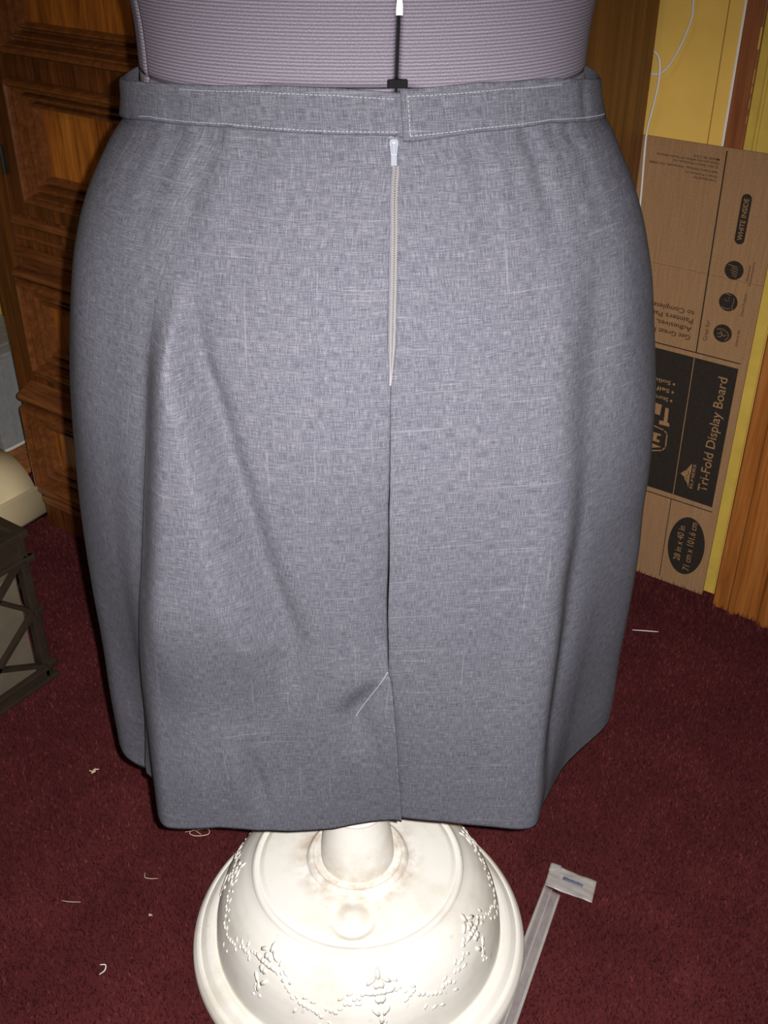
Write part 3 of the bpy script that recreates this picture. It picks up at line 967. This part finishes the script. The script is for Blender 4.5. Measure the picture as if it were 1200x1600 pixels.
def inner_core():
    vs, fs = [], []
    zs = [.84 + i * .02 for i in range(35)]
    for z in zs:
        for k in range(64):
            vs.append(form_pt(k * 360 / 64, z, -.012))
    for j in range(len(zs) - 1):
        for k in range(64):
            k2 = (k + 1) % 64
            fs.append((j * 64 + k, j * 64 + k2, (j + 1) * 64 + k2, (j + 1) * 64 + k))
    fs.append(tuple(range(63, -1, -1))); fs.append(tuple((len(zs) - 1) * 64 + k for k in range(64)))
    obj('inner_core', vs, fs, M['black'], form, True)
inner_core()
p = form_pt(277.3, 1.137)
box('spine_strip', p.x - .0022, p.x + .0022, p.y + .0012, p.y + .010, 1.137, 1.50, M['spine'], form)
p = form_pt(277.3, 1.0955)
box('adjuster_clip', p.x - .0068, p.x + .0072, p.y - .0022, p.y + .008, 1.0918, 1.0975, M['black'], form, .0012)
bm = bmesh.new()
bmesh.ops.create_cone(bm, cap_ends=True, segments=40, radius1=.072, radius2=.066, depth=.02, matrix=Matrix.Translation((.017, 0, 1.54)))
bmobj('neck_cap', bm, M['black'], form)

# ------------------------------------------------------------------ skirt
skirt = empty('skirt', FORM, YAW)
tag(skirt, 'grey chambray skirt with back zipper and kick pleat on the dress form', 'skirt')
XL = [(.40, -.2585), (.4624, -.2577), (.5367, -.2554), (.6114, -.2556), (.6974, -.2539), (.773, -.2494), (.8255, -.2452), (.8627, -.2404), (.9051, -.2337), (.9406, -.2262), (.9731, -.2157), (1.0003, -.2034), (1.0319, -.1843), (1.055, -.168), (1.10, -.165)]
XR = [(.40, .2755), (.4386, .2771), (.5015, .2773), (.5674, .2798), (.646, .2813), (.696, .2797), (.7442, .2799), (.8073, .2759), (.8379, .2717), (.8804, .2643), (.9214, .2571), (.9498, .2501), (.9726, .2435), (1.0008, .2322), (1.0231, .2204), (1.0425, .2097), (1.055, .199), (1.10, .191)]
BB = [(.40, .166), (.6, .182), (.8, .190), (.9, .180), (1.0, .156), (1.06, .138), (1.10, .132)]
HEM = [(0, 1.0, .05), (45, .72, .75), (90, 0, 1), (135, -.72, .75), (180, -1, .0), (200, -.97, -.28), (218, -.81, -.56), (232, -.70, -.98), (270, 0, -1), (305, .62, -1.0), (314, .70, -.80), (320, .755, -.585), (327, .80, -.47), (343, .99, -.13)]
def hem_pt(td):
    td %= 360
    n = len(HEM)
    for i in range(n):
        a0 = HEM[i][0]; a1 = HEM[i + 1][0] if i < n - 1 else 360
        if a0 <= td <= a1: break
    P = lambda k: HEM[k % n]
    A = lambda k: HEM[k % n][0] + 360 * (k // n)
    t = (td - a0) / (a1 - a0); out = []
    for c in (1, 2):
        v0 = P(i)[c]; v1 = P(i + 1)[c]
        m0 = (P(i + 1)[c] - P(i - 1)[c]) / (A(i + 1) - A(i - 1)); m1 = (P(i + 2)[c] - P(i)[c]) / (A(i + 2) - A(i))
        h = a1 - a0
        out.append((2*t**3 - 3*t*t + 1) * v0 + (t**3 - 2*t*t + t) * h * m0 + (-2*t**3 + 3*t*t) * v1 + (t**3 - t*t) * h * m1)
    return out
def skirt_base(td, z):
    xl, xr, b = interp(XL, z), interp(XR, z), interp(BB, z)
    cx, a = (xl + xr) / 2, (xr - xl) / 2
    w = min(1, max(0, (.98 - z) / .57)) ** 1.3
    t = math.radians(td); e = lambda v: math.copysign(abs(v) ** (2 / 2.15), v)
    hx, hy = hem_pt(td)
    x = cx + a * (e(math.cos(t)) * (1 - w) + hx * w); y = b * (e(math.sin(t)) * (1 - w) + hy * w)
    n = Vector(((x - cx) / (a * a), y / (b * b), 0)).normalized()
    return Vector((x, y, z)), n
CREASE = [(.41, 213.2), (.5882, 225.0), (.7114, 230.0), (.8336, 232.6), (.9046, 233.0), (.9466, 233.1), (.9786, 234.4), (1.0105, 237.8), (1.07, 241.0)]
SEAM = [(.4257, 278.1), (.475, 277.5), (.5469, 276.2), (.6121, 275.1), (.6275, 274.5), (.795, 274.1), (.8991, 274.8), (.9664, 275.2), (1.0288, 275.7), (1.0615, 276.1), (1.10, 276.3)]
DIAG = [(.66, 257.6), (.699, 255.7), (.7623, 252.8), (.8141, 251.0), (.875, 247.9), (.9117, 244.4), (.9475, 243.1), (1.0, 242.5)]
RVAL = [(.41, 311.5), (.4904, 310.9), (.5667, 310.2), (.7096, 310.5), (.8284, 311.6), (.926, 315.8), (1.0028, 318.3), (1.06, 320)]
HEMZ = [(90, .415), (150, .400), (180, .392), (195, .390), (208, .388), (214, .392), (222, .400), (229, .4055), (243, .4170), (257, .4105), (265, .4110), (277, .4262), (287, .4254), (304.5, .412), (320, .404), (345, .404), (360, .408), (450, .415)]
BANDB = [(90, 1.052), (180, 1.050), (190, 1.054), (217, 1.0645), (243, 1.0689), (265, 1.0671), (277, 1.0662), (279, 1.0625), (294, 1.0662), (315, 1.066), (347, 1.054), (360, 1.052), (450, 1.052)]
BANDT = [(90, 1.077), (180, 1.076), (190, 1.0790), (211, 1.0865), (232, 1.0915), (255, 1.0950), (268, 1.0938), (278, 1.0908), (279.2, 1.0935), (295, 1.0955), (316, 1.0930), (335, 1.0855), (354, 1.0775), (360, 1.077), (450, 1.077)]
def gauss(x, w): return math.exp(-(x / w) ** 2)
def fold(td, z):
    d = 0.0
    t = td - lerp_tab(DIAG, z) + 2.5
    win = sstep(.56, .72, z) * (1 - sstep(.895, .975, z))
    wd = 1.5 + 2.0 * sstep(.90, .68, z)                  # the fold opens out as it hangs
    c = td - lerp_tab(CREASE, z)
    d += win * (.0290 * (1 - sstep(-wd - 1.0, wd, t)) * sstep(-2, 9, c) - .0075 * gauss(t - wd, 2.6) + .0015 * gauss(t - 12, 6))
    soft = sstep(.40, .50, z) * (1 - sstep(.60, .74, z))
    d += soft * (.0065 * gauss(td - 240, 7) - .0055 * gauss(td - 255, 6))
    t = td - (249.3 + (z - .5311) / (.4693 - .5311) * 2.0)
    d += -.0048 * gauss(t, 1.3) * gauss(z - .485, .042) + .0036 * gauss(t + 3.0, 2.2) * gauss(z - .49, .06)
    t = td - lerp_tab(RVAL, z)
    d += -(.004 + .009 * sstep(.85, .60, z) - .009 * sstep(.54, .44, z)) * gauss(t - 2, 5.0) * (1 - sstep(.93, 1.0, z)) + .0035 * gauss(t + 9, 5) * (1 - sstep(.9, 1.0, z))
    # soft gathers below the waistband
    up = sstep(.96, 1.03, z)
    d += up * .0012 * (math.sin(td * .42 + 1.0) + .7 * math.sin(td * .83)) * gauss(td - 302, 22)
    d += up * .0014 * math.sin(td * .55) * gauss(td - 238, 18)
    # long shallow waves of the cloth
    d += .0012 * math.sin(td * .21 + 9 * z) * (1 - sstep(.9, 1.0, z))
    return d
def cloth_grid(name, tfun0, tfun1, nt, nz, disp, anchor=0.0):
    vs, fs, uv = [], [], []
    for j in range(nz + 1):
        q = j / nz
        prev = None; arc = 0; row = []
        for i in range(nt + 1):
            s = i / nt
            tda, tdb = tfun0(.75), tfun1(.75)
            td = tda + (tdb - tda) * s
            for _ in range(3):
                w = wrap(td)
                z = lerp_tab(HEMZ, w) * (1 - q) + (lerp_tab(BANDB, w) + .004) * q
                td = tfun0(z) + (tfun1(z) - tfun0(z)) * s
            p, n = skirt_base(td, z)
            p = p + n * (fold(wrap(td), z) + disp(wrap(td), z))
            p.z = z
            if prev is not None: arc += (p - prev).length
            prev = p
            vs.append(p); uv.append((arc, z)); row.append((td, arc))
        a0 = lerp_tab(row, anchor)
        uv[-(nt + 1):] = [(a - a0 + anchor * .013, b) for a, b in uv[-(nt + 1):]]
    m = nt + 1
    for j in range(nz):
        for i in range(nt):
            fs.append((j * m + i, j * m + i + 1, (j + 1) * m + i + 1, (j + 1) * m + i))
    o = obj(name, vs, fs, M['fabric'], skirt, True, uv)
    s = o.modifiers.new('s', 'SOLIDIFY'); s.thickness = .0011; s.offset = -1
    return o
seam = lambda z: lerp_tab(SEAM, z)
crease = lambda z: lerp_tab(CREASE, z)
ZIPW = lambda z: sstep(.895, .93, z)
def disp_left(td, z):
    e = seam(z) - td
    d = -.0135 * sstep(.60, .66, z) * (1 - sstep(.72, .93, z)) * math.exp(-max(0, e) / 4.0)
    d += -.0100 * (1 - sstep(.57, .645, z)) * math.exp(-(((e - 5.5 * (1 - sstep(.565, .625, z)) - 1.2) / 3.0) ** 2)) * sstep(.50, .58, z)
    d += .0034 * (1 - sstep(.53, .60, z)) * math.exp(-max(0, e) / 2.5)
    d += -.0012 * ZIPW(z) * math.exp(-max(0, e - 1) / .8)
    d += -.0004 * math.exp(-max(0, td - crease(z)) / .5) * sstep(.70, .95, z)
    return d
def disp_right(td, z):
    e = td - seam(z)
    d = .0016 * math.exp(-max(0, e) / 1.5) * sstep(.63, .68, z) * (1 - sstep(.88, .92, z))
    d += -.0016 * (1 - sstep(.58, .64, z)) * math.exp(-max(0, e) / 4.0)
    d += -.0140 * (1 - sstep(.58, .62, z)) * sstep(.2, -1.2, e)
    d += -.0010 * ZIPW(z) * math.exp(-max(0, e - 1) / .8)
    return d
def disp_side(td, z):
    if td < 120 or td > 300: return 0.0
    e = crease(z) - td
    return -.0003 - .0065 * (1 - sstep(.42, .86, z)) * math.exp(-max(0, e) / 9.0)
cloth_grid('back_panel', lambda z: crease(z), lambda z: seam(z) - .62 * ZIPW(z), 130, 170, disp_left, 268.0)
cloth_grid('back_panel', lambda z: seam(z) + .62 * ZIPW(z) - 5.0 * (1 - sstep(.53, .59, z)), lambda z: 368.0, 150, 170, disp_right, 286.0)
cloth_grid('front_panel', lambda z: 367.9, lambda z: crease(z) + 360 + 3.0, 190, 120, disp_side, 562.0)

# waistband: one strip whose right end laps over the left
def waistband():
    T0, T1 = 278.2, 278.2 + 360 + 2.6
    nt = 300
    vs, fs, uv = [], [], []
    prof = [(0, -.0012), (.0, .0004), (.06, .0012), (.5, .0014), (.90, .0014), (.97, .0011), (1.0, .0002), (1.0, -.0012)]
    arc = 0; prev = None
    for i in range(nt + 1):
        td = T0 + (T1 - T0) * i / nt
        w = td if td <= 450 else td - 360
        w = wrap(w)
        lap = .0034 if i < nt * .5 else .0034 - .0022 * sstep(.90, 1.0, i / nt)
        if td > 600: w = min(w, 278.0)
        zb, zt = lerp_tab(BANDB, w) - .002, lerp_tab(BANDT, w)
        if i < 4: zb, zt = lerp_tab(BANDB, 279.5) - .002, lerp_tab(BANDT, 279.5)
        pinch = -.0022 * gauss(w - 331, 2.0) + .0014 * gauss(w - 325, 4) - .0016 * gauss(w - 226, 3)
        for k, (f, o) in enumerate(prof):
            z = zb + (zt - zb) * f
            p, n = skirt_base(td, z)
            p = p + n * (o + lap + pinch * math.sin(PI * f))
            vs.append(p); uv.append((0, z))
        c = vs[-4]
        if prev is not None: arc += (c - prev).length
        prev = c
        for k in range(len(prof)):
            uv[-1 - k] = (arc + 3.3, uv[-1 - k][1])
    m = len(prof)
    for i in range(nt):
        for k in range(m - 1):
            fs.append((i * m + k, (i + 1) * m + k, (i + 1) * m + k + 1, i * m + k + 1))
        fs.append((i * m + m - 1, (i + 1) * m + m - 1, (i + 1) * m, i * m))
    fs.append(tuple(range(m))); fs.append(tuple(range(nt * m + m - 1, nt * m - 1, -1)))
    return obj('waistband', vs, fs, M['fabric'], skirt, True, uv)
waistband()

# ---- stitches
def stitches(name, path, off, pitch=.0030, ln=.0020, w=.00042, mat='stitch'):
    """path = list of (td, z); a run of single stitches lying on the cloth"""
    P = []
    for (a, b), (c, d) in zip(path[:-1], path[1:]):
        for k in range(40):
            td, z = a + (c - a) * k / 40, b + (d - b) * k / 40
            p, n = skirt_base(td, z)
            P.append((p + n * (off(td, z)), n))
    bm = bmesh.new(); run = 0; nxt = 0
    for (p, n), (q, _) in zip(P[:-1], P[1:]):
        L = (q - p).length
        while run + L > nxt:
            f = (nxt - run) / L
            s = p + (q - p) * f
            d = (q - p).normalized()
            addbar(bm, s, s + d * ln, w, .0006, up=n)
            nxt += pitch
        run += L
    return tag(bmobj(name, bm, M[mat], skirt), kind='stuff')
on_band = lambda td, z: .0034 + .0017
on_cloth = lambda td, z: .0009
stitches('topstitching', [(279.6, 1.0894), (301.3, 1.0905), (320.7, 1.0878)], on_band)
stitches('topstitching', [(279.6, 1.0645), (294.5, 1.0672), (315.1, 1.0668), (335, 1.0600), (348, 1.0550)], on_band)
stitches('topstitching', [(279.6, 1.0645), (279.6, 1.0894)], on_band)
stitches('topstitching', [(229.9, 1.0880), (249.6, 1.0910), (265.9, 1.0900), (277.4, 1.0872)], lambda td, z: .0034 + .0016 - .0022 * sstep(242, 278, td))
stitches('topstitching', [(212, 1.0635), (217, 1.0655), (243, 1.0694), (265, 1.0676), (277, 1.0668)], lambda td, z: .0034 + .0016 - .0022 * sstep(242, 278, td))
vent_off = lambda td, z: .0012 + fold(td, z) + disp_left(td, z)
stitches('pleat_stitching', [(274.4, .6236), (269.0, .5639)], vent_off, .0018, .0017, .0007)

# ---- zipper
zipper = empty('zipper'); zipper.parent = skirt
ZT, ZB = 1.0560, .8985
def zip_pt(z, dx, off):
    p, n = skirt_base(seam(z) + .15, z)
    return Vector((p.x + dx, p.y - off + fold(seam(z), z) * 0, z))
vs, fs = [], []
for i in range(61):
    z = ZT + (ZB - ZT) * i / 60
    hw = .0034
    vs += [zip_pt(z, -hw, -.0026), zip_pt(z, hw, -.0026)]
for i in range(60):
    fs.append((2 * i, 2 * i + 1, 2 * i + 3, 2 * i + 2))
zt = obj('zipper_tape', vs, fs, M['ziptape'], zipper)
bm = bmesh.new()
nT = 96
for i in range(nT):
    z = ZT - .012 + (ZB - ZT + .012) * i / (nT - 1)
    w = .0020 * (1 - .75 * sstep(.935, .898, z))
    sh = -.0010 * sstep(.95, .90, z)
    for s in (-1, 1):
        addbar(bm, zip_pt(z + .0006, s * w + sh, -.0004), zip_pt(z - .0005, s * .0001 + sh, .0002), .0012, .0009, up=Vector((0, -1, 0)))
tag(bmobj('zipper_teeth', bm, M['ziptooth'], zipper), kind='stuff')
def slider():
    sl = empty('zipper_slider'); sl.parent = zipper
    c = zip_pt(1.0570, 0.0006, .0016)
    bm = bmesh.new()
    pr = [(-.0030, .0), (-.0036, .003), (-.0033, .0052), (-.002, .0064), (.002, .0064), (.0033, .0052), (.0036, .003), (.0030, 0), (.0024, -.0055), (.0020, -.0095), (-.0020, -.0095), (-.0024, -.0055)]
    a = [bm.verts.new((c.x + x, c.y, c.z + z)) for x, z in pr]; b = [bm.verts.new((c.x + x * .85, c.y - .0022, c.z + z * .9)) for x, z in pr]
    n = len(pr)
    for i in range(n): bm.faces.new((a[i], a[(i + 1) % n], b[(i + 1) % n], b[i]))
    bm.faces.new(b); bm.faces.new(list(reversed(a)))
    bmobj('slider_body', bm, M['slider'], zipper)
    bm = bmesh.new()
    addbox(bm, c.x - .0015, c.x + .0015, c.y - .0036, c.y - .0022, c.z - .0040, c.z + .0042, .0006)
    bmobj('slider_bridge', bm, M['slider'], zipper)
    bm = bmesh.new()
    addbox(bm, c.x - .0021, c.x + .0021, c.y - .0031, c.y - .0021, c.z - .0118, c.z - .0035, .0005)
    bmobj('pull_tab', bm, M['slider'], zipper)
    bpy.data.objects.remove(sl)
slider()

# ------------------------------------------------------------------ clear plastic sleeve on the carpet
sleeve = empty('plastic_sleeve', (-.345, .84, 0))
tag(sleeve, 'clear crinkled plastic sleeve with hang tab on the carpet beside white stand', 'plastic sleeve')
def strip_mesh(name, quad, nu, nv, mat, amp, seed, z0, parent):
    r = random.Random(seed)
    ph = [r.uniform(0, 6) for _ in range(6)]
    vs, fs = [], []
    A, B, C, D = [Vector((x + .345, y - .84, 0)) for x, y in quad]
    for j in range(nv + 1):
        v = j / nv
        for i in range(nu + 1):
            u = i / nu
            p = A * (1 - u) * (1 - v) + B * u * (1 - v) + C * u * v + D * (1 - u) * v
            p.z = z0 + amp * (.6 + .5 * math.sin(u * 9 + ph[0] + 2 * math.sin(v * 7 + ph[1])) + .4 * math.sin(v * 23 + ph[2] + u * 5) + .3 * math.sin(u * 21 + ph[3]))
            vs.append(p)
    m = nu + 1
    for j in range(nv):
        for i in range(nu):
            fs.append((j * m + i, j * m + i + 1, (j + 1) * m + i + 1, (j + 1) * m + i))
    o = obj(name, vs, fs, mat, parent, True)
    s = o.modifiers.new('s', 'SOLIDIFY'); s.thickness = .0003; s.offset = 0
    return o
strip_mesh('tube_film', [(-.303, .545), (-.274, .553), (-.354, .924), (-.380, .928)], 16, 60, M['sleeve'], .0012, 2, .0050, sleeve)
strip_mesh('side_seam', [(-.3035, .545), (-.2985, .547), (-.3760, .926), (-.3805, .928)], 2, 40, M['sleeve_fold'], .0006, 4, .0072, sleeve)
strip_mesh('side_seam', [(-.2790, .551), (-.2740, .553), (-.3540, .924), (-.3585, .925)], 2, 40, M['sleeve_fold'], .0006, 5, .0072, sleeve)
strip_mesh('centre_fold', [(-.2895, .548), (-.2870, .549), (-.3665, .925), (-.3690, .926)], 2, 40, M['sleeve_fold'], .0006, 6, .0078, sleeve)
strip_mesh('hang_tab', [(-.379, .925), (-.313, .936), (-.323, .972), (-.388, .962)], 24, 12, M['sleeve_fold'], .0011, 3, .0090, sleeve)
strip_mesh('printed_mark', [(-.362, .9445), (-.334, .9485), (-.335, .9535), (-.363, .9505)], 10, 3, M['blueprint'], .0005, 8, .0128, sleeve)
strip_mesh('folded_corner', [(-.388, .962), (-.374, .965), (-.371, .958), (-.385, .948)], 4, 4, M['sleeve_fold'], .0005, 9, .0128, sleeve)

# ------------------------------------------------------------------ threads and lint on the carpet
def thread(pts, r, label, mat='white_paper', z=.0055):
    o = tube('thread', [(x, y, z + (p[2] if len(p) > 2 else 0)) for p in pts for x, y in [p[:2]]], r, M[mat], None, 6, 8, .6)
    tag(o, label, 'thread', 'threads dropped on the carpet')
thread([(-.512, 1.512), (-.492, 1.523), (-.471, 1.534)], .0009, 'straight white thread on dark carpet near the cardboard board')
thread([(-.850, .712), (-.838, .725), (-.826, .735), (-.820, .728), (-.832, .716), (-.843, .714), (-.842, .722), (-.828, .722)], .0006, 'looped pale thread on carpet beside the hem left of the stand', 'lint')
thread([(-.789, .492), (-.783, .496), (-.778, .490), (-.779, .482)], .0008, 'short hooked white thread on carpet near the bottom left')
thread([(-.905, .530), (-.895, .5345), (-.882, .543)], .0005, 'thin tan hair on carpet at the lower left edge', 'lint')
thread([(-1.075, .815), (-1.060, .822), (-1.047, .838)], .0005, 'faint curved grey thread on carpet right of the crate', 'lint')
thread([(-.846, .628), (-.840, .622), (-.832, .625), (-.824, .631)], .0005, 'small curled tan thread on carpet below the hem corner', 'lint')
def fluff(x, y, r, label, seed):
    rr = random.Random(seed)
    bm = bmesh.new()
    for i in range(9):
        a = rr.uniform(0, 2 * PI); q = rr.uniform(0, r)
        m = Matrix.Translation((x + q * math.cos(a), y + q * math.sin(a), .0048 + rr.uniform(0, .001))) @ Matrix.Rotation(rr.uniform(0, 3), 4, 'Z') @ Matrix.Diagonal((rr.uniform(.3, .7) * r, rr.uniform(.12, .3) * r, .0008, 1))
        bmesh.ops.create_icosphere(bm, subdivisions=1, radius=1.0, matrix=m)
    tag(bmobj('lint_fluff', bm, M['lint']), label, 'lint', 'lint on the carpet')
fluff(-1.050, .720, .0062, 'tuft of tan lint on carpet left of the skirt hem', 1)
fluff(-1.138, .859, .0030, 'orange speck of lint on carpet right of the crate', 2)
fluff(-.790, .583, .0022, 'round pale speck of lint on carpet below the hem corner', 3)
fluff(-1.450, 1.080, .0035, 'tiny tan crumbs of lint at the foot of the armoire', 4)
